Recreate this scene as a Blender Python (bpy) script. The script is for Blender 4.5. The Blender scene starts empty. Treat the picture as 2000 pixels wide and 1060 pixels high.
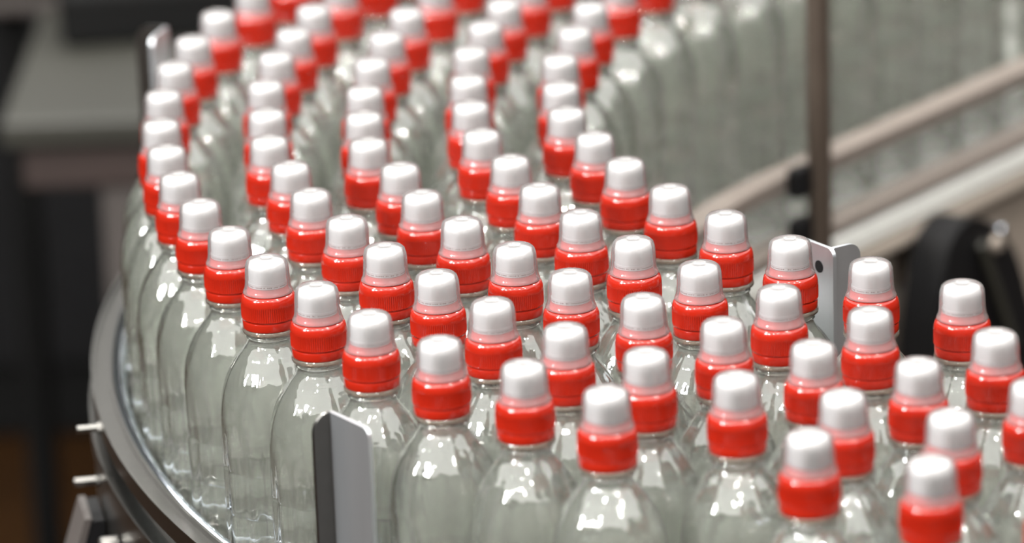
import bpy, bmesh, math, random
import numpy as np
from mathutils import Vector, Matrix
random.seed(7)
S = bpy.context.scene
COL = S.collection
R = math.radians

# ---------------------------------------------------------------- camera
cd = bpy.data.cameras.new('camera'); cam = bpy.data.objects.new('camera', cd); COL.objects.link(cam)
F_PX = 8500.0
cd.sensor_fit = 'HORIZONTAL'; cd.sensor_width = 36.0; cd.lens = F_PX / 2000.0 * 36.0
TH, RO = R(17.5), R(2.0)
fwd = Vector((0, math.cos(TH), -math.sin(TH))); upv = Vector((0, math.sin(TH), math.cos(TH))); rt = Vector((1, 0, 0))
cr = rt * math.cos(RO) - upv * math.sin(RO)
cu = rt * math.sin(RO) + upv * math.cos(RO)
DECK = 0.928                      # top of the conveyor slats
TOP = DECK + 0.292                # tops of the dust caps
CAM = Vector((0, -3.0, TOP + 0.82819))
cam.matrix_world = Matrix(((cr.x, cu.x, -fwd.x, CAM.x), (cr.y, cu.y, -fwd.y, CAM.y), (cr.z, cu.z, -fwd.z, CAM.z), (0, 0, 0, 1)))
cd.clip_start = 0.05
cd.dof.use_dof = True; cd.dof.focus_distance = 2.79; cd.dof.aperture_fstop = cd.lens / 38.0
S.camera = cam

# ---------------------------------------------------------------- world, lamps, exposure
S.view_settings.view_transform = 'Standard'; S.view_settings.look = 'None'
S.view_settings.gamma = 1.0; S.view_settings.use_curve_mapping = False
S.view_settings.exposure = EXPOSURE = 0.50
cy = S.cycles
cy.max_bounces = 44; cy.transmission_bounces = 36; cy.transparent_max_bounces = 96
cy.adaptive_threshold = 0.035; cy.adaptive_min_samples = 16
cy.glossy_bounces = 16; cy.diffuse_bounces = 14
cy.sample_clamp_indirect = 30.0; cy.blur_glossy = 0.5
cy.caustics_reflective = True; cy.caustics_refractive = True
W = bpy.data.worlds.new('hall_light'); S.world = W; W.use_nodes = True
W.node_tree.nodes['Background'].inputs[0].default_value = (1.0, 0.99, 0.955, 1)
W.node_tree.nodes['Background'].inputs[1].default_value = 2.55

def lamp(name, loc, watts, size, color=(1, 0.96, 0.9)):
    l = bpy.data.lights.new(name, 'POINT'); l.energy = watts; l.shadow_soft_size = size; l.color = color
    o = bpy.data.objects.new(name, l); o.location = loc; COL.objects.link(o); return o

def panel(name, loc, target, watts, sx, sy, color=(1, 1, 1)):
    l = bpy.data.lights.new(name, 'AREA'); l.shape = 'RECTANGLE'; l.size = sx; l.size_y = sy; l.energy = watts; l.color = color
    o = bpy.data.objects.new(name, l); o.location = loc; COL.objects.link(o)
    o.rotation_euler = (Vector(target) - Vector(loc)).to_track_quat('-Z', 'Y').to_euler(); return o

SPOTS = [(-2.4, -2.6, 3.0), (-1.3, -2.9, 3.4), (-0.2, -2.2, 3.9), (0.9, -2.8, 3.6), (1.9, -2.0, 3.6), (-1.8, -0.8, 3.6), (1.0, -0.6, 4.0), (-0.3, 0.4, 4.2), (1.6, 1.1, 3.4), (-1.2, 2.2, 3.4)]  # the lamp by the far lane is added to brighten it
for i, p in enumerate(SPOTS):
    lamp('hall_lamp', p, (190, 130, 105, 95, 95, 115, 95, 90, 90, 60)[i], 0.09)
panel('side_softbox', (-3.0, -2.0, 2.9), (0.0, 0, 1.1), 110, 0.30, 0.9, (0.97, 0.99, 1))  # added softbox for the bright left sides of the caps

# ---------------------------------------------------------------- materials
def nmat(name):
    m = bpy.data.materials.new(name); m.use_nodes = True
    nt = m.node_tree; nt.nodes.clear()
    out = nt.nodes.new('ShaderNodeOutputMaterial')
    return m, nt, out

def node(nt, kind, **kw):
    n = nt.nodes.new(kind)
    for k, v in kw.items():
        if k in n.inputs: n.inputs[k].default_value = v
        else: setattr(n, k, v)
    return n

def pbr(name, col, rough, metal=0.0, var=0.0, scale=30.0, spec=0.5, coat=0.0, stretch=(1, 1, 1), bump=0.0):
    m, nt, out = nmat(name)
    b = node(nt, 'ShaderNodeBsdfPrincipled', Roughness=rough, Metallic=metal)
    b.inputs['Base Color'].default_value = (*col, 1)
    b.inputs['Specular IOR Level'].default_value = spec; b.inputs['Coat Weight'].default_value = coat
    nt.links.new(b.outputs[0], out.inputs[0])
    if var > 0 or bump > 0:
        tc = node(nt, 'ShaderNodeTexCoord'); mp = node(nt, 'ShaderNodeMapping'); mp.inputs['Scale'].default_value = stretch
        nz = node(nt, 'ShaderNodeTexNoise', Scale=scale, Detail=4.0)
        nt.links.new(tc.outputs['Object'], mp.inputs[0]); nt.links.new(mp.outputs[0], nz.inputs['Vector'])
        if var > 0:
            rp = node(nt, 'ShaderNodeMix', data_type='RGBA')
            rp.inputs[6].default_value = tuple(max(0, c * (1 - var)) for c in col) + (1,)
            rp.inputs[7].default_value = tuple(min(1, c * (1 + var)) for c in col) + (1,)
            nt.links.new(nz.outputs['Fac'], rp.inputs[0]); nt.links.new(rp.outputs[2], b.inputs['Base Color'])
        if bump > 0:
            bp_ = node(nt, 'ShaderNodeBump', Strength=bump, Distance=0.002)
            nt.links.new(nz.outputs['Fac'], bp_.inputs['Height']); nt.links.new(bp_.outputs[0], b.inputs['Normal'])
    return m

def thin_clear(name, tint, rough, ior, boost=1.0, haze=0.0, haze_col=(.94, .998, .87)):
    """thin clear plastic: most light goes straight through, haze adds a painted brightness, the skin glints by its Fresnel share"""
    m, nt, out = nmat(name)
    t = node(nt, 'ShaderNodeBsdfTransparent'); t.inputs[0].default_value = (*tint, 1)
    g = node(nt, 'ShaderNodeBsdfGlossy', Roughness=rough)
    fr = node(nt, 'ShaderNodeFresnel', IOR=ior)
    if haze and boost > 1.9:
        tc = node(nt, 'ShaderNodeTexCoord'); nz = node(nt, 'ShaderNodeTexNoise', Scale=170.0, Detail=1.0)
        bmp = node(nt, 'ShaderNodeBump', Strength=0.22, Distance=0.0012)
        nt.links.new(tc.outputs['Object'], nz.inputs['Vector']); nt.links.new(nz.outputs['Fac'], bmp.inputs['Height']); nt.links.new(bmp.outputs[0], g.inputs['Normal'])
    mx = node(nt, 'ShaderNodeMixShader')
    mul = node(nt, 'ShaderNodeMath', operation='MULTIPLY', use_clamp=True); mul.inputs[1].default_value = boost
    nt.links.new(fr.outputs[0], mul.inputs[0]); nt.links.new(mul.outputs[0], mx.inputs[0])
    df = node(nt, 'ShaderNodeBsdfDiffuse'); df.inputs[0].default_value = (*haze_col, 1)
    tl = node(nt, 'ShaderNodeBsdfTranslucent'); tl.inputs[0].default_value = (*haze_col, 1)
    hz = node(nt, 'ShaderNodeMixShader'); hz.inputs[0].default_value = 0.5
    nt.links.new(df.outputs[0], hz.inputs[1]); nt.links.new(tl.outputs[0], hz.inputs[2])
    bs = node(nt, 'ShaderNodeMixShader'); bs.inputs[0].default_value = haze
    nt.links.new(t.outputs[0], bs.inputs[1]); nt.links.new(hz.outputs[0], bs.inputs[2])
    nt.links.new(bs.outputs[0], mx.inputs[1]); nt.links.new(g.outputs[0], mx.inputs[2]); nt.links.new(mx.outputs[0], out.inputs[0])
    return m

def water_mat():
    m, nt, out = nmat('water')
    r_ = node(nt, 'ShaderNodeBsdfGlass', Roughness=0.03, IOR=1.33); r_.inputs[0].default_value = (0.997, 1.0, 0.996, 1)
    t = node(nt, 'ShaderNodeBsdfTransparent'); t.inputs[0].default_value = (0.997, 1.0, 0.996, 1)
    mx = node(nt, 'ShaderNodeMixShader'); mx.inputs[0].default_value = 0.25
    nt.links.new(r_.outputs[0], mx.inputs[1]); nt.links.new(t.outputs[0], mx.inputs[2]); nt.links.new(mx.outputs[0], out.inputs[0])
    return m

def dust_cap_mat():
    m, nt, out = nmat('frosted_white_plastic')
    tc = node(nt, 'ShaderNodeTexCoord')
    df = node(nt, 'ShaderNodeBsdfDiffuse'); df.inputs[0].default_value = (0.53, 0.53, 0.53, 1)
    tl = node(nt, 'ShaderNodeBsdfTranslucent'); tl.inputs[0].default_value = (0.55, 0.54, 0.54, 1)
    m1 = node(nt, 'ShaderNodeMixShader'); m1.inputs[0].default_value = 0.5
    nt.links.new(df.outputs[0], m1.inputs[1]); nt.links.new(tl.outputs[0], m1.inputs[2])
    tr = node(nt, 'ShaderNodeBsdfTransparent'); tr.inputs[0].default_value = (0.97, 0.97, 0.98, 1)
    m2 = node(nt, 'ShaderNodeMixShader'); m2.inputs[0].default_value = 0.68
    nt.links.new(m1.outputs[0], m2.inputs[1]); nt.links.new(tr.outputs[0], m2.inputs[2])
    g = node(nt, 'ShaderNodeBsdfGlossy', Roughness=0.12)
    fr = node(nt, 'ShaderNodeFresnel', IOR=1.5); m3 = node(nt, 'ShaderNodeMixShader')
    nt.links.new(fr.outputs[0], m3.inputs[0]); nt.links.new(m2.outputs[0], m3.inputs[1]); nt.links.new(g.outputs[0], m3.inputs[2])
    nt.links.new(m3.outputs[0], out.inputs[0])
    return m

M = {
    'pet': thin_clear('clear_bottle_plastic', (1, 1, 1), 0.035, 1.57, 2.0, 0.12),  # milky haze added to brighten the inside of the bottles
    'flange': thin_clear('clear_collar_plastic', (0.75, 0.66, 0.58), 0.04, 1.5, 2.0, 0.22, (0.7, 0.6, 0.5)),  # brown tint paints the red cap's reflection into the clear collar
    'water': water_mat(),
    'red': pbr('red_cap_plastic', (0.235, 0.010, 0.004), 0.13, 0, spec=0.5),
    'spout_red': pbr('red_spout_plastic', (0.50, 0.035, 0.035), 0.25, 0),
    'white': pbr('white_spout_plastic', (0.45, 0.44, 0.44), 0.4, 0),
    'dust': dust_cap_mat(),
    'print': pbr('dark_printing', (0.12, 0.05, 0.07), 0.5, 0),
    'steel': pbr('brushed_steel', (0.21, 0.205, 0.195), 0.28, 1.0, 0.12, 90, bump=0.03),
    'steel_bright': pbr('blue_sheen_steel', (0.80, 0.87, 0.98), 0.07, 1.0),  # blue cast of a reflection is put into the base colour
    'plate': pbr('pale_sheet_steel', (0.50, 0.52, 0.545), 0.36, 0.9, 0.1, 60, stretch=(1, 1, .1)),
    'slat': pbr('pale_grey_slat_plastic', (0.86, 0.87, 0.84), 0.35, 0.0, 0.05, 40),
    'frame': pbr('beige_grey_steel', (0.23, 0.195, 0.165), 0.42, 0.25, 0.12, 20),
    'dark_steel': pbr('dark_brown_steel', (0.07, 0.054, 0.043), 0.35, 0.5, 0.15, 40),
    'rail_in': pbr('satin_rail_steel', (0.27, 0.23, 0.205), 0.38, 0.6, 0.1, 40),
    'black': pbr('black_plastic', (0.004, 0.004, 0.0045), 0.5, 0, 0.2, 30, spec=0.2),
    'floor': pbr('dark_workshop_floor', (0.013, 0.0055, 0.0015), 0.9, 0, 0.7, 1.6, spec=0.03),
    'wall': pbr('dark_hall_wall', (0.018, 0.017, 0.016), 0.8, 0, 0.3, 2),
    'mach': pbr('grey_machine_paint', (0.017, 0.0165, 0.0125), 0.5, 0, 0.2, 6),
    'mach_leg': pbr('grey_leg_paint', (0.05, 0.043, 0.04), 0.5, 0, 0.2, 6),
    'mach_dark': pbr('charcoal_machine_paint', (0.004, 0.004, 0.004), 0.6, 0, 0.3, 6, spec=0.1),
    'rust': pbr('brown_primer', (0.020, 0.011, 0.009), 0.6, 0, 0.3, 8),
}

# ---------------------------------------------------------------- mesh helpers
def mesh_obj(name, verts, faces, mat, parent=None, smooth=True, sharp=None):
    me = bpy.data.meshes.new(name); me.from_pydata([tuple(v) for v in verts], [], faces)
    bm = bmesh.new(); bm.from_mesh(me); bmesh.ops.recalc_face_normals(bm, faces=bm.faces); bm.to_mesh(me); bm.free()
    me.materials.append(mat)
    if smooth:
        me.polygons.foreach_set('use_smooth', [True] * len(me.polygons))
        me.set_sharp_from_angle(angle=R(sharp or 38))
    o = bpy.data.objects.new(name, me); COL.objects.link(o)
    if parent: o.parent = parent
    return o

def empty(name, loc=(0, 0, 0), label=None, cat=None, group=None):
    o = bpy.data.objects.new(name, None); o.empty_display_size = 0.02; o.location = loc; COL.objects.link(o)
    tag(o, label, cat, group); return o

def tag(o, label=None, cat=None, group=None, kind=None):
    if label: o['label'] = label
    if cat: o['category'] = cat
    if group: o['group'] = group
    if kind: o['kind'] = kind
    return o

def lathe(prof, segs=40, rfun=None, closed=False):
    """prof: (r, z) from bottom to top; r == 0 ends become poles"""
    vs, fs, rings = [], [], []
    for i, (r, z) in enumerate(prof):
        if r < 1e-7:
            rings.append([len(vs)]); vs.append((0, 0, z)); continue
        ring = []
        for k in range(segs):
            a = 2 * math.pi * k / segs
            rr = r + (rfun(i, k) if rfun else 0)
            ring.append(len(vs)); vs.append((rr * math.cos(a), rr * math.sin(a), z))
        rings.append(ring)
    n = len(rings)
    for i in range(n if closed else n - 1):
        A, B = rings[i], rings[(i + 1) % n]
        for k in range(segs):
            k2 = (k + 1) % segs
            if len(A) == 1: fs.append((A[0], B[k2], B[k]))
            elif len(B) == 1: fs.append((A[k], A[k2], B[0]))
            else: fs.append((A[k], A[k2], B[k2], B[k]))
    return vs, fs

def curve_pts(pts, n=6):
    """Catmull-Rom through (r, z) points"""
    out = []
    for i in range(len(pts) - 1):
        p0 = pts[max(i - 1, 0)]; p1 = pts[i]; p2 = pts[i + 1]; p3 = pts[min(i + 2, len(pts) - 1)]
        for j in range(n):
            t = j / n
            out.append(tuple(0.5 * (2 * p1[q] + (p2[q] - p0[q]) * t + (2 * p0[q] - 5 * p1[q] + 4 * p2[q] - p3[q]) * t * t + (3 * p1[q] - p0[q] - 3 * p2[q] + p3[q]) * t ** 3) for q in (0, 1)))
    out.append(tuple(pts[-1])); return out

def box(sx, sy, sz, loc=(0, 0, 0), bev=0.0):
    bm = bmesh.new(); bmesh.ops.create_cube(bm, size=1.0)
    bmesh.ops.scale(bm, vec=(sx, sy, sz), verts=bm.verts)
    if bev: bmesh.ops.bevel(bm, geom=bm.edges[:], offset=bev, segments=2, affect='EDGES', profile=0.5)
    bmesh.ops.translate(bm, vec=loc, verts=bm.verts)
    v = [x.co.copy() for x in bm.verts]; bm.verts.index_update(); f = [tuple(q.index for q in p.verts) for p in bm.faces]
    bm.free(); return v, f

def rod(p, q, r, segs=16):
    p, q = Vector(p), Vector(q); L = (q - p).length; e = min(r * 0.2, L * .2)
    v, f = lathe([(0, 0), (r - e, 0), (r, e), (r, L - e), (r - e, L), (0, L)], segs)
    rot = (q - p).to_track_quat('Z', 'Y').to_matrix()
    return [rot @ Vector(x) + p for x in v], f

def prism(outline, depth):
    """outline in the local xz plane, extruded along +y"""
    n = len(outline)
    v = [(x, 0, z) for x, z in outline] + [(x, depth, z) for x, z in outline]
    f = [tuple(range(n)), tuple(range(2 * n - 1, n - 1, -1))] + [(i, (i + 1) % n, n + (i + 1) % n, n + i) for i in range(n)]
    return v, f

def xform(vf, mat):
    return [mat @ Vector(x) for x in vf[0]], vf[1]

def joined(*parts):
    v, f = [], []
    for a, b in parts:
        n = len(v); v += list(a); f += [tuple(i + n for i in q) for q in b]
    return v, f

# ---------------------------------------------------------------- the lane: an arc round CX, CY, then straight
CX, CY = 0.7555, 0.1017
PHI_B, PHI_F = R(143), R(262)
def frame_at(phi):
    return Matrix.Rotation(phi, 4, 'Z')
def lane(Rad, step=R(1.5), straight=1.1, phi0=None, phi1=None):
    """points (p, outward normal) at radius Rad, from the near end round the bend to the far straight"""
    out = []
    a = phi0 if phi0 is not None else PHI_F; b = phi1 if phi1 is not None else PHI_B
    n = max(2, int(abs(a - b) / step))
    for i in range(n + 1):
        p = a + (b - a) * i / n; nn = Vector((math.cos(p), math.sin(p), 0)); out.append((Vector((CX, CY, 0)) + nn * Rad, nn))
    if phi1 is None and straight > 0:
        p = PHI_B; nn = Vector((math.cos(p), math.sin(p), 0)); d = Vector((math.sin(p), -math.cos(p), 0)); q = out[-1][0]
        for i in range(1, 9): out.append((q + d * (straight * i / 8), nn))
    return out
def sweep(path, sect):
    """sect: closed list of (offset along outward normal, z)"""
    n = len(sect); v, f = [], []
    for p, nn in path:
        for d, z in sect: v.append(p + nn * d + Vector((0, 0, z)))
    for i in range(len(path) - 1):
        for k in range(n):
            k2 = (k + 1) % n; f.append((i * n + k, i * n + k2, (i + 1) * n + k2, (i + 1) * n + k))
    f.append(tuple(range(n))); f.append(tuple(range((len(path) - 1) * n, len(path) * n))[::-1])
    return v, f
ROWS = [
    ([(0.3385, 1.2225), (0.2932, 1.1624), (0.2487, 1.1033), (0.2042, 1.0442), (0.1597, 0.9851), (0.1151, 0.9260), (0.0706, 0.8669), (0.0261, 0.8078), (-0.0189, 0.7481), (-0.0647, 0.6869), (-0.1064, 0.6235), (-0.1427, 0.5581)],
    [(-0.1746, 0.4889), (-0.2016, 0.4164), (-0.2247, 0.3345), (-0.2401, 0.2560), (-0.2491, 0.1783), (-0.2520, 0.0976), (-0.2484, 0.0166), (-0.2399, -0.0537), (-0.2266, -0.1232), (-0.2084, -0.1916), (-0.1854, -0.2586), (-0.1578, -0.3238), (-0.1236, -0.3858), (-0.0890, -0.4476), (-0.0453, -0.5033), (0.0049, -0.5532), (0.0523, -0.6058), (0.1637, -0.6927), (0.2274, -0.7429)],
    [(0.2924, -0.7802), (0.3601, -0.8126)]),
    ([(0.3638, 1.1563), (0.3192, 1.0965), (0.2747, 1.0374), (0.2301, 0.9783), (0.1856, 0.9192), (0.1411, 0.8601), (0.0966, 0.8010), (0.0516, 0.7418), (0.0060, 0.6818), (-0.0346, 0.6228), (-0.0711, 0.5621)],
    [(-0.1039, 0.4989), (-0.1315, 0.4268), (-0.1496, 0.3423), (-0.1629, 0.2690), (-0.1734, 0.1983), (-0.1776, 0.1149), (-0.1731, 0.0344), (-0.1683, -0.0381), (-0.1505, -0.1067), (-0.1343, -0.1756), (-0.1083, -0.2414), (-0.0819, -0.3071), (-0.0479, -0.3692), (-0.0131, -0.4309), (0.0309, -0.4864), (0.0782, -0.5391), (0.1291, -0.5882), (0.1887, -0.6265), (0.2464, -0.6674)],
    [(0.3103, -0.7061)]),
    ([(0.4399, 1.1627), (0.4006, 1.0958), (0.3564, 1.0363), (0.3119, 0.9772), (0.2673, 0.9181), (0.2228, 0.8590), (0.1783, 0.7999), (0.1337, 0.7408), (0.0892, 0.6818), (0.0448, 0.6226), (0.0036, 0.5631)],
    [(-0.0326, 0.5014), (-0.0548, 0.4120), (-0.0760, 0.3217), (-0.0904, 0.2477), (-0.1002, 0.1699), (-0.1038, 0.0890), (-0.1025, 0.0180), (-0.0980, -0.0527), (-0.0746, -0.1195), (-0.0589, -0.1885), (-0.0319, -0.2540), (0.0020, -0.3161), (0.0366, -0.3779), (0.0805, -0.4335), (0.1273, -0.4866), (0.1783, -0.5357), (0.2372, -0.5749), (0.2994, -0.6192)],
    [(0.3644, -0.6564)]),
    ([(0.5213, 1.1568), (0.4768, 1.0977), (0.4349, 1.0339), (0.3906, 0.9743), (0.3461, 0.9152), (0.3015, 0.8561), (0.2570, 0.7970), (0.2125, 0.7379), (0.1679, 0.6788), (0.1234, 0.6198), (0.0802, 0.5613)],
    [(0.0427, 0.4992), (0.0207, 0.4148), (0.0005, 0.3393), (-0.0145, 0.2701), (-0.0255, 0.1932), (-0.0276, 0.1101), (-0.0257, 0.0366), (-0.0180, -0.0406), (0.0017, -0.1100), (0.0205, -0.1820), (0.0464, -0.2478), (0.0790, -0.3107), (0.1187, -0.3693), (0.1653, -0.4253), (0.2176, -0.4759), (0.2883, -0.5259)],
    [(0.3514, -0.5666), (0.4187, -0.6009)]),
    ([(0.6064, 1.1361), (0.5619, 1.0771), (0.5174, 1.0180), (0.4728, 0.9589), (0.4283, 0.8998), (0.3838, 0.8407), (0.3392, 0.7816), (0.2947, 0.7225), (0.2502, 0.6634), (0.2056, 0.6043), (0.1614, 0.5449)],
    [(0.1233, 0.4815), (0.0932, 0.4006), (0.0684, 0.3192), (0.0545, 0.2431), (0.0413, 0.1611), (0.0403, 0.0810), (0.0431, 0.0102), (0.0612, -0.0582), (0.0804, -0.1264), (0.1079, -0.1954), (0.1416, -0.2615), (0.1795, -0.3229), (0.2269, -0.3761), (0.2791, -0.4281)],
    [(0.3388, -0.4763), (0.4015, -0.5167), (0.4684, -0.5504)]),
]

# ---------------------------------------------------------------- setting
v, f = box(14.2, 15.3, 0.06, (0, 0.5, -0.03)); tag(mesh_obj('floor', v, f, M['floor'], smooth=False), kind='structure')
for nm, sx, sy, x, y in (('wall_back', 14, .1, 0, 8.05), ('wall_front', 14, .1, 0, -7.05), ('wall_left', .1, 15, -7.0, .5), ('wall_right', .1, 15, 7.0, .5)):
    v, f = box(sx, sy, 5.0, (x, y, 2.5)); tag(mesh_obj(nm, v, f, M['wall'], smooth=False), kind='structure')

# ---------------------------------------------------------------- conveyor
conv = empty('conveyor', (CX, CY, 0), 'curved steel conveyor carrying the five rows of bottles round a bend', 'conveyor')
def to_conv(o): o.parent = conv; o.matrix_parent_inverse = Matrix.Translation((-CX, -CY, 0)); return o
# slats: wedge plates in the bend, straight plates beyond
def slat_mesh(r0, r1, w0, w1):
    g = 0.0006
    out = [(r0, -w0 / 2 + g), (r1, -w1 / 2 + g), (r1, w1 / 2 - g), (r0, w0 / 2 - g)]
    v = [(x, y, DECK - 0.006) for x, y in out] + [(x, y, DECK - 0.0008) for x, y in out] + [(x * .999 + .0006, y * .97, DECK) for x, y in out]
    f = [(3, 2, 1, 0)] + [(i, (i + 1) % 4, 4 + (i + 1) % 4, 4 + i) for i in range(4)] + [(4 + i, 4 + (i + 1) % 4, 8 + (i + 1) % 4, 8 + i) for i in range(4)] + [(8, 9, 10, 11)]
    return v, f
dphi = R(2.8)
n_slat = int((PHI_F - PHI_B) / dphi); dphi = (PHI_F - PHI_B) / n_slat
proto = None
for i in range(n_slat):
    a = PHI_B + (i + 0.5) * dphi
    if proto is None:
        v, f = slat_mesh(0.676, 1.048, 0.676 * dphi, 1.048 * dphi); o = proto = mesh_obj('slat', v, f, M['slat'], smooth=False)
    else:
        o = proto.copy(); COL.objects.link(o)
    o.parent = conv; o.matrix_local = Matrix.Rotation(a, 4, 'Z')
proto = None
nb = Vector((math.cos(PHI_B), math.sin(PHI_B), 0)); db = Vector((math.sin(PHI_B), -math.cos(PHI_B), 0))
for i in range(24):
    if proto is None:
        v, f = slat_mesh(0.676, 1.048, 0.042, 0.042); o = proto = mesh_obj('slat', v, f, M['slat'], smooth=False)
    else:
        o = proto.copy(); COL.objects.link(o)
    o.parent = conv; o.matrix_local = Matrix.Translation(db * (0.042 * (i + 0.5))) @ Matrix.Rotation(PHI_B, 4, 'Z')
L1 = lane(1.0)
def rect(d0, d1, z0, z1, c=0.001):
    return [(d0 + c, z0), (d1 - c, z0), (d1, z0 + c), (d1, z1 - c), (d1 - c, z1), (d0 + c, z1), (d0, z1 - c), (d0, z0 + c)]
v, f = sweep(L1, [(-.338, .74), (-.332, .74), (-.332, .912), (-.328, .914), (-.328, .919), (-.352, .919), (-.352, .914), (-.338, .912)])
to_conv(mesh_obj('inner_side_frame', v, f, M['frame']))
v, f = sweep(L1, rect(.066, .070, .80, .992))
to_conv(mesh_obj('outer_side_frame', v, f, M['steel']))
v, f = sweep(L1, rect(-.325, .045, .902, .921))
to_conv(mesh_obj('slat_bed', v, f, M['slat']))
v, f = sweep(L1, rect(-.331, .0655, .82, .845))
to_conv(mesh_obj('belly_plate', v, f, M['mach_dark']))
# support legs: a black gusset with a grey sloping strut
leg_g = prism([(1.0715, .966), (1.080, .966), (1.102, .900), (1.27, .0), (1.20, .0), (1.0715, .62)], .05)
leg_s = prism([(1.0805, .968), (1.0855, .968), (1.1075, .902), (1.2765, .0), (1.2712, .0), (1.1025, .900)], .05)
for a in (190.5, 236.0, 152.0):
    mt = Matrix.Rotation(R(a), 4, 'Z') @ Matrix.Translation((0, -.025, 0))
    o = mesh_obj('support_leg', *xform(leg_g, Matrix.Identity(4)), M['black'], conv, smooth=False); o.matrix_local = mt
    q = mesh_obj('strut', *xform(leg_s, Matrix.Identity(4)), M['mach_leg'], o, smooth=False)
# inner legs
for a in (160.0, 200.0, 240.0):
    v, f = box(.05, .05, .82, (.72, 0, .41), .004)
    o = mesh_obj('support_leg', v, f, M['frame'], conv, smooth=False); o.matrix_local = Matrix.Rotation(R(a), 4, 'Z')
def radial_bolt(parent, name, phi, r0, r1, z, rad, mat, head=None):
    u = Vector((math.cos(R(phi)), math.sin(R(phi)), 0)); c = Vector((CX, CY, 0))
    parts = [rod(c + u * r0 + Vector((0, 0, z)), c + u * r1 + Vector((0, 0, z)), rad, 14)]
    if head: parts.append(rod(c + u * head[0] + Vector((0, 0, z)), c + u * head[1] + Vector((0, 0, z)), head[2], 6))
    o = mesh_obj(name, *joined(*parts), mat)
    o.parent = parent; o.matrix_parent_inverse = parent.matrix_world.inverted() if parent.matrix_world else Matrix(); return o
bpy.context.view_layer.update()
# bolts and slots of the inner side frame
def plate_pt(s, z, r): return Vector((CX, CY, 0)) + nb * r + db * s + Vector((0, 0, z))
for s, z in ((.149, .899), (.240, .900), (.207, .857), (.36, .875), (.46, .9), (.05, .9)):
    v, f = lathe([(0, 0), (.0075, 0), (.0075, .003), (.006, .0055), (.003, .0068), (0, .0070)], 20)
    rot = (-nb).to_track_quat('Z', 'Y').to_matrix().to_4x4()
    o = mesh_obj('frame_bolt', *xform((v, f), Matrix.Translation(plate_pt(s, z, .662)) @ rot), M['steel_bright']); to_conv(o)
for s, z, w, h, m in ((.134, .885, .010, .034, 'black'), (.185, .890, .013, .036, 'dark_steel'), (.118, .86, .02, .05, 'dark_steel')):  # dark boxes stand in for the shade inside the slots
    v, f = box(w, .004, h, (0, 0, 0), .0015)
    rot = Matrix(((db.x, nb.x, 0, 0), (db.y, nb.y, 0, 0), (0, 0, 1, 0), (0, 0, 0, 1)))
    o = mesh_obj('slot_shade', *xform((v, f), Matrix.Translation(plate_pt(s, z, .660)) @ rot), M[m], smooth=False); to_conv(o)

# ---------------------------------------------------------------- guide rails
def channel(d0, d1, z0, z1, t=.002, lip=.004):
    return [(d0, z0), (d1, z0), (d1, z1), (d1 - t, z1), (d1 - t, z1 - lip), (d0 + t, z1 - lip), (d0 + t, z1), (d0, z1)]
def rail(name, label, sect, mat, group=None):
    v, f = sweep(L1, sect); o = mesh_obj(name, v, f, mat, sharp=30); return tag(o, label, 'rail', group)
upper = rail('guide_rail', 'upper grey channel rail along the outside of the bend, with a shiny rod inside it', channel(.0535, .0690, 1.024, 1.037), M['steel'])
circ = [(.0481 + .0044 * math.cos(2 * math.pi * k / 14), 1.030 + .0044 * math.sin(2 * math.pi * k / 14)) for k in range(14)]
v, f = sweep(L1, circ); o = mesh_obj('wear_rod', v, f, M['steel_bright'], upper); o['label'] = 'shiny rod with a bluish reflection'
lower = rail('guide_rail', 'lower grey channel rail outside the bend, below the shiny rod', channel(.0550, .0720, .993, 1.008), M['steel'])
in_up = rail('guide_rail', 'upper brownish rail along the inside of the bend, crossing behind the dark post', rect(-.348, -.324, 1.008, 1.023), M['rail_in'])
in_lo = rail('guide_rail', 'lower brownish rail along the inside of the bend, at the feet of the bottles', rect(-.348, -.324, .949, .962), M['rail_in'])
for phi in (191.0, 221.0, 165.0):
    radial_bolt(upper, 'clamp_bolt', phi, 1.068, 1.086, 1.030, .0028, M['steel'], (1.0685, 1.0715, .005))
for phi, z in ((190.0, .984), (219.0, .984)):
    radial_bolt(lower, 'clamp_bolt', phi, 1.0705, 1.089, z, .0032, M['steel'], (1.0705, 1.073, .0045))
radial_bolt(lower, 'clamp_nut', 195.0, 1.0705, 1.085, .970, .0065, M['steel'])

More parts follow.
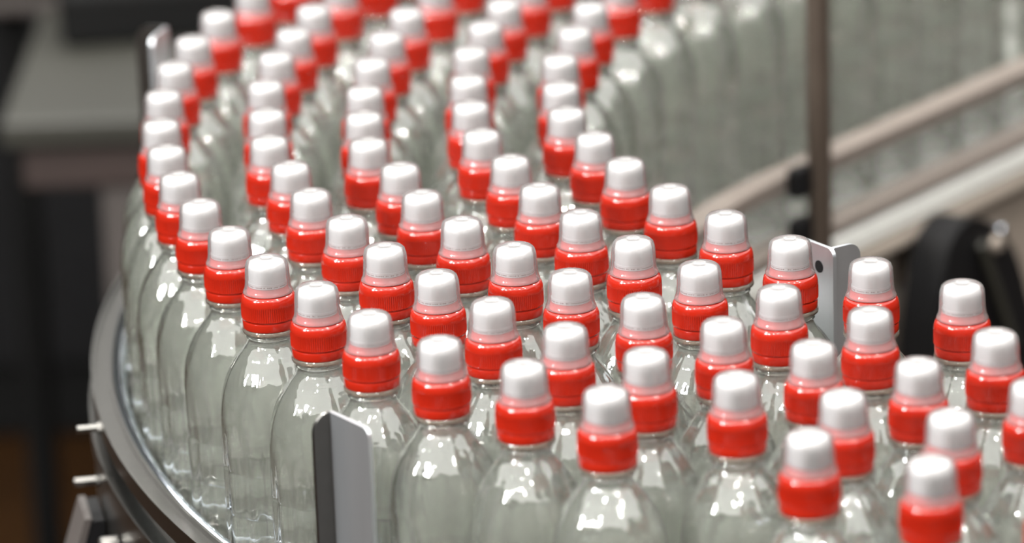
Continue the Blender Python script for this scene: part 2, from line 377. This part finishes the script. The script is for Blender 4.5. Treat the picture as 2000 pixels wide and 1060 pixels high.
# ---------------------------------------------------------------- angle brackets standing on the rails
def rounded(w, h, r0, r1, n=6):
    """upright plate outline, lower corners square, upper ones rounded by r0 (at x=0) and r1 (at x=w)"""
    o = [(0, 0), (w, 0)]
    for i in range(n + 1):
        a = math.pi / 2 * i / n; o.append((w - r1 + r1 * math.cos(a), h - r1 + r1 * math.sin(a)))
    for i in range(n + 1):
        a = math.pi / 2 * (1 + i / n); o.append((r0 + r0 * math.cos(a), h - r0 + r0 * math.sin(a)))
    return o
def angle_bracket(label, phi, r, z0, z1, w_t, w_r, out, hole=None, mat='steel'):
    """corner at (phi, r): one flange along the rail towards greater phi, one radial (out = +1 outward, -1 inward)"""
    t = .0028; h = z1 - z0
    mt = Matrix.Translation((CX, CY, 0)) @ Matrix.Rotation(R(phi), 4, 'Z') @ Matrix.Translation((r, 0, z0))
    b = empty('angle_bracket', mt.translation, label, 'bracket'); b.rotation_euler = (0, 0, R(phi))
    A = prism(rounded(w_t, h, .002, .006), t)                # local x -> +tangent
    A = xform(A, Matrix.Rotation(math.pi / 2, 4, 'Z') @ Matrix.Translation((0, -t / 2, 0)))
    o = mesh_obj('rail_flange', *A, M['plate'], b, smooth=True)
    Bp = prism(rounded(w_r, h, .001, .012 if out > 0 else .009), t)
    if out < 0: Bp = xform(Bp, Matrix.Scale(-1, 4, (1, 0, 0)) @ Matrix.Translation((0, -t, 0)))
    tip = Matrix.Translation((t * .5 * out, (w_t - t) if out < 0 else 0, 0))
    mesh_obj('cross_flange', *xform(Bp, tip), M['steel' if out > 0 else 'plate'], b, smooth=True)  # outward flange takes a darker steel to paint its shaded side
    if hole:
        v, f = lathe([(0, 0), (.0042, 0), (.0042, .0012), (0, .0012)], 20)
        q = mesh_obj('bolt_hole', *xform((v, f), Matrix.Translation((t / 2 - .0008, hole[0], hole[1])) @ Matrix.Rotation(math.pi / 2, 4, 'Y')), M['black'], b)
        q['label'] = 'dark round bolt hole'
    return b
angle_bracket('bright steel angle bracket with a shaded side, in front of the outermost row', 214.6, 1.0565, 1.0371, TOP - .045, .045, .012, 1)
angle_bracket('steel angle plate with a bolt hole and rounded corner behind the innermost row', 212.6, .668, 1.0231, TOP - .020, .034, .022, -1, (.019, .162), 'steel_bright')
angle_bracket('blurred steel angle bracket behind the far end of the outermost row', 165.6, 1.0565, 1.0371, TOP - .018, .040, .024, 1)

# ---------------------------------------------------------------- post with rail clamps
pb_ = plate_pt(.022, .0, .6365); 
post = empty('rail_post', (pb_.x, pb_.y, .80), 'tall dark brown round post holding the two inner rails', 'post')
v, f = rod((0, 0, 0), (0, 0, .95), .0105, 24); mesh_obj('rod', v, f, M['dark_steel'], post)
ang = math.atan2(nb.y, nb.x)
for z in (.217, .172):
    v, f = box(.013, .024, .026, (.0080, .0175, z), .003); o = mesh_obj('clamp', v, f, M['black'], post, smooth=False); o.rotation_euler = (0, 0, ang)
v, f = box(.022, .03, .04, (.0095, 0, .05), .003); o = mesh_obj('foot_clamp', v, f, M['dark_steel'], post, smooth=False); o.rotation_euler = (0, 0, ang)

# ---------------------------------------------------------------- drive cover inside the bend
rot = Matrix(((db.x, nb.x, 0, 0), (db.y, nb.y, 0, 0), (0, 0, 1, 0), (0, 0, 0, 1)))
p0 = plate_pt(.24, 0.739, .60)
cover = empty('drive_cover', p0, 'black arched drive cover with a slanting grey lever, inside the bend', 'machine cover')
cover.matrix_world = Matrix.Translation(p0) @ rot
cp = curve_pts([(.141, .80), (.150, .863), (.168, .914), (.183, .931), (.207, .937), (.238, .927), (.273, .90), (.300, .859), (.347, .739)], 4)
outl = [(s - .24, z - .739) for s, z in ([(.139, .739)] + cp)]
mesh_obj('cover_shell', *prism(outl, .035), M['black'], cover, sharp=30)
v, f = box(.06, .024, .05, (0, .0475, .06), .002); mesh_obj('mount_block', v, f, M['frame'], cover, smooth=False)
v, f = joined(xform(box(.010, .006, .125, (0, 0, 0), .002), Matrix.Translation((.004, -.006, .12)) @ Matrix.Rotation(R(-28), 4, 'Y')))
o = mesh_obj('lever', v, f, M['mach'], cover, smooth=False); o['label'] = 'slanting grey lever'
v, f = lathe([(0, 0), (.008, 0), (.008, .003), (.006, .006), (0, .007)], 18)
mesh_obj('cover_bolt', *xform((v, f), Matrix.Translation((.008, 0, .165)) @ Matrix.Rotation(math.pi / 2, 4, 'X')), M['frame'], cover)

# ---------------------------------------------------------------- bottles
NECK = [(.0145, .2205), (.0147, .2185), (.0157, .2172), (.0147, .2158), (.0163, .2115), (.0225, .2035), (.0292, .1925), (.0335, .1790), (.0350, .1640)]
LOW = 0.022                        # the moulds are drawn 22 mm above the base and shifted up at the end
def body_profile(inset=0.0, zmax=None):
    p = [(r, z - LOW) for r, z in [(0, .006), (.012, .0045), (.024, .0009), (.028, .0006), (.0325, .004), (.0347, .011), (.035, .018)]]
    for zg in (.010, .040, .070, .100, .130):
        p += [(.035, zg - .002), (.0346, zg - .001), (.0342, zg), (.0346, zg + .001), (.035, zg + .002)]
    p += [(.035, .155)] + curve_pts(NECK[::-1], 5)
    if inset:
        q = [(max(0, r - inset), z + (inset if i < 4 else 0)) for i, (r, z) in enumerate(p) if z <= zmax]
        q.append((q[-1][0] - .0004, zmax)); q.append((q[-1][0] * .5, zmax)); q.append((0, zmax)); return q
    return p
def flute(prof):
    def fn(i, k):
        z = prof[i][1]
        t = max(0.0, 1 - abs(z - .190) / .030)
        u = min(1.0, max(0.0, (z + .003) / .012), max(0.0, (.160 - z) / .014)) if z < .160 else 0.0
        c = math.cos(2 * math.pi * k * 12 / 96)
        return -.0017 * u * (0.5 - 0.5 * math.tanh(2.5 * c) / math.tanh(2.5)) - .0009 * t * t * (3 - 2 * t) * (0.5 + 0.5 * c)
    return fn
bpf = body_profile(); wpf = body_profile(.0009, .2065)
v, f = lathe(bpf, 96, flute(bpf)); BODY = mesh_obj('bottle_body', v, f, M['pet'], sharp=60)
v, f = lathe(wpf, 96, flute(wpf)); WATER = mesh_obj('water', v, f, M['water'], sharp=50)
v, f = lathe([(.0144, .2204), (.0176, .2206), (.0180, .2212), (.0180, .2228), (.0176, .2234), (.0144, .2236)], 40, closed=True); RING = mesh_obj('neck_ring', v, f, M['flange'])
cap_p = [(.0165, .2237), (.0172, .2238), (.0175, .2245), (.0175, .2283), (.0174, .2289), (.0172, .2292), (.0172, .2295), (.0174, .2299), (.0179, .2307), (.0180, .2323), (.0180, .2393), (.01795, .2406), (.0177, .2428), (.0171, .2449), (.0160, .2463), (.0135, .2468), (0, .2468)]
v, f = lathe(cap_p, 160, lambda i, k: -.0006 if (k % 2 and i in (9, 10)) else 0); CAP = mesh_obj('screw_cap', v, f, M['red'], sharp=42)
v, f = lathe([(.0138, .2467), (.0138, .2480), (.0131, .2512), (.0108, .2514)], 32); SPB = mesh_obj('spout_base', v, f, M['spout_red'])
v, f = lathe([(.0100, .2514), (.0125, .2515), (.0125, .2542), (.0121, .2546), (.0120, .2630), (.0115, .2656), (.0102, .2672), (.007, .2679), (0, .2680)], 32); SPT = mesh_obj('spout', v, f, M['white'])
v, f = [], []
rr_ = random.Random(3)
a = 0.0
while a < 6.2:
    w = rr_.choice((.03, .05, .07)); 
    if rr_.random() < .8:
        n0 = len(v)
        for aa, zz in ((a, .2523), (a + w, .2523), (a + w, .2530), (a, .2530)): v.append((.0126 * math.cos(aa), .0126 * math.sin(aa), zz))
        f.append((n0, n0 + 1, n0 + 2, n0 + 3))
    a += w + .035
PRN = mesh_obj('print_line', v, f, M['print'], SPT, smooth=False)
v, f = lathe([(.0157, .2467), (.0162, .2470), (.0162, .2478), (.0155, .2490), (.0149, .2510), (.0146, .2540), (.0143, .2610), (.0139, .2650), (.0130, .2677), (.0113, .2692), (.0085, .2699), (.0046, .2700), (.0036, .2697), (.0030, .2690), (0, .2689)], 48); DUST = mesh_obj('dust_cap', v, f, M['dust'])
for o in (BODY, WATER, RING, CAP, SPB, SPT, PRN, DUST): o.data.transform(Matrix.Translation((0, 0, LOW)))
PROTO = [BODY, WATER, RING, CAP, SPB, SPT, DUST]
ROWN = ['outermost row', 'second row from the outside', 'middle row', 'second row from the inside', 'innermost row']
ORD = ['first', 'second', 'third', 'fourth', 'fifth', 'sixth', 'seventh', 'eighth', 'ninth', 'tenth', 'eleventh', 'twelfth', 'thirteenth', 'fourteenth', 'fifteenth', 'sixteenth', 'seventeenth', 'eighteenth', 'nineteenth', 'twentieth']
first = True
rb = random.Random(11)
def bottle(x, y, label):
    global first
    b = empty('water_bottle', (x, y, DECK), label, 'bottle', 'water bottles on the conveyor'); b.rotation_euler = (0, 0, rb.uniform(0, 6.28))
    for p in PROTO:
        o = p if first else p.copy()
        if not first: COL.objects.link(o)
        o.parent = b
        if p is SPT:
            q = PRN if first else PRN.copy()
            if not first: COL.objects.link(q)
            q.parent = o
    first = False
for (back, mid, front), rn in zip(ROWS, ROWN):
    for i, (x, y) in enumerate(mid[::-1]):
        bottle(x, y, 'red-capped water bottle, %s from the near end, %s' % (ORD[i], rn))
    for i, (x, y) in enumerate(back[::-1]):
        if rn == 'innermost row': bottle(x, y, 'clear bottle by the inner rails, far straight lane, %s after the last red cap' % ORD[i])
        else: bottle(x, y, 'clear water bottle deep in the far lane behind the innermost row, cap unseen')
    for x, y in front: bottle(x, y, 'clear bottle at the cut-off near end of the %s' % rn)

# ---------------------------------------------------------------- machines behind
t = empty('steel_table', (-.55, 1.56, 0), 'blurred grey steel table standing behind the conveyor', 'table')
v, f = box(1.1, .50, .03, (.55, .25, .785), .004); mesh_obj('table_top', v, f, M['mach'], t, smooth=False)
v, f = box(1.06, .012, .05, (.55, .02, .745), .003); mesh_obj('apron', v, f, M['rust'], t, smooth=False)
for x in (.13, 1.05):
    for y in (.05, .45):
        v, f = box(.055, .055, .77, (x, y, .385), .004); mesh_obj('leg', v, f, M['mach_leg'], t, smooth=False)
v, f = box(.95, .012, .07, (.55, .44, .18), .003); mesh_obj('stretcher', v, f, M['mach_leg'], t, smooth=False)
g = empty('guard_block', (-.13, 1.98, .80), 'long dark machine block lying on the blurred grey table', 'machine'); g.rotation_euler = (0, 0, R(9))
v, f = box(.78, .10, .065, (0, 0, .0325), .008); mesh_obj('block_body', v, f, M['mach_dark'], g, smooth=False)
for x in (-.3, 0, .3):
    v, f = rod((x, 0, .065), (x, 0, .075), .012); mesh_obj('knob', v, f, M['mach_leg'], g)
c_ = empty('black_cabinet', (-.32, 3.05, 0), 'blurred black cabinet filling the dark behind the grey table', 'cabinet')
v, f = box(1.10, .5, 1.7, (0, 0, .85), .01); mesh_obj('cabinet_body', v, f, M['mach_dark'], c_, smooth=False)  # added and made wide to keep the space under the table black
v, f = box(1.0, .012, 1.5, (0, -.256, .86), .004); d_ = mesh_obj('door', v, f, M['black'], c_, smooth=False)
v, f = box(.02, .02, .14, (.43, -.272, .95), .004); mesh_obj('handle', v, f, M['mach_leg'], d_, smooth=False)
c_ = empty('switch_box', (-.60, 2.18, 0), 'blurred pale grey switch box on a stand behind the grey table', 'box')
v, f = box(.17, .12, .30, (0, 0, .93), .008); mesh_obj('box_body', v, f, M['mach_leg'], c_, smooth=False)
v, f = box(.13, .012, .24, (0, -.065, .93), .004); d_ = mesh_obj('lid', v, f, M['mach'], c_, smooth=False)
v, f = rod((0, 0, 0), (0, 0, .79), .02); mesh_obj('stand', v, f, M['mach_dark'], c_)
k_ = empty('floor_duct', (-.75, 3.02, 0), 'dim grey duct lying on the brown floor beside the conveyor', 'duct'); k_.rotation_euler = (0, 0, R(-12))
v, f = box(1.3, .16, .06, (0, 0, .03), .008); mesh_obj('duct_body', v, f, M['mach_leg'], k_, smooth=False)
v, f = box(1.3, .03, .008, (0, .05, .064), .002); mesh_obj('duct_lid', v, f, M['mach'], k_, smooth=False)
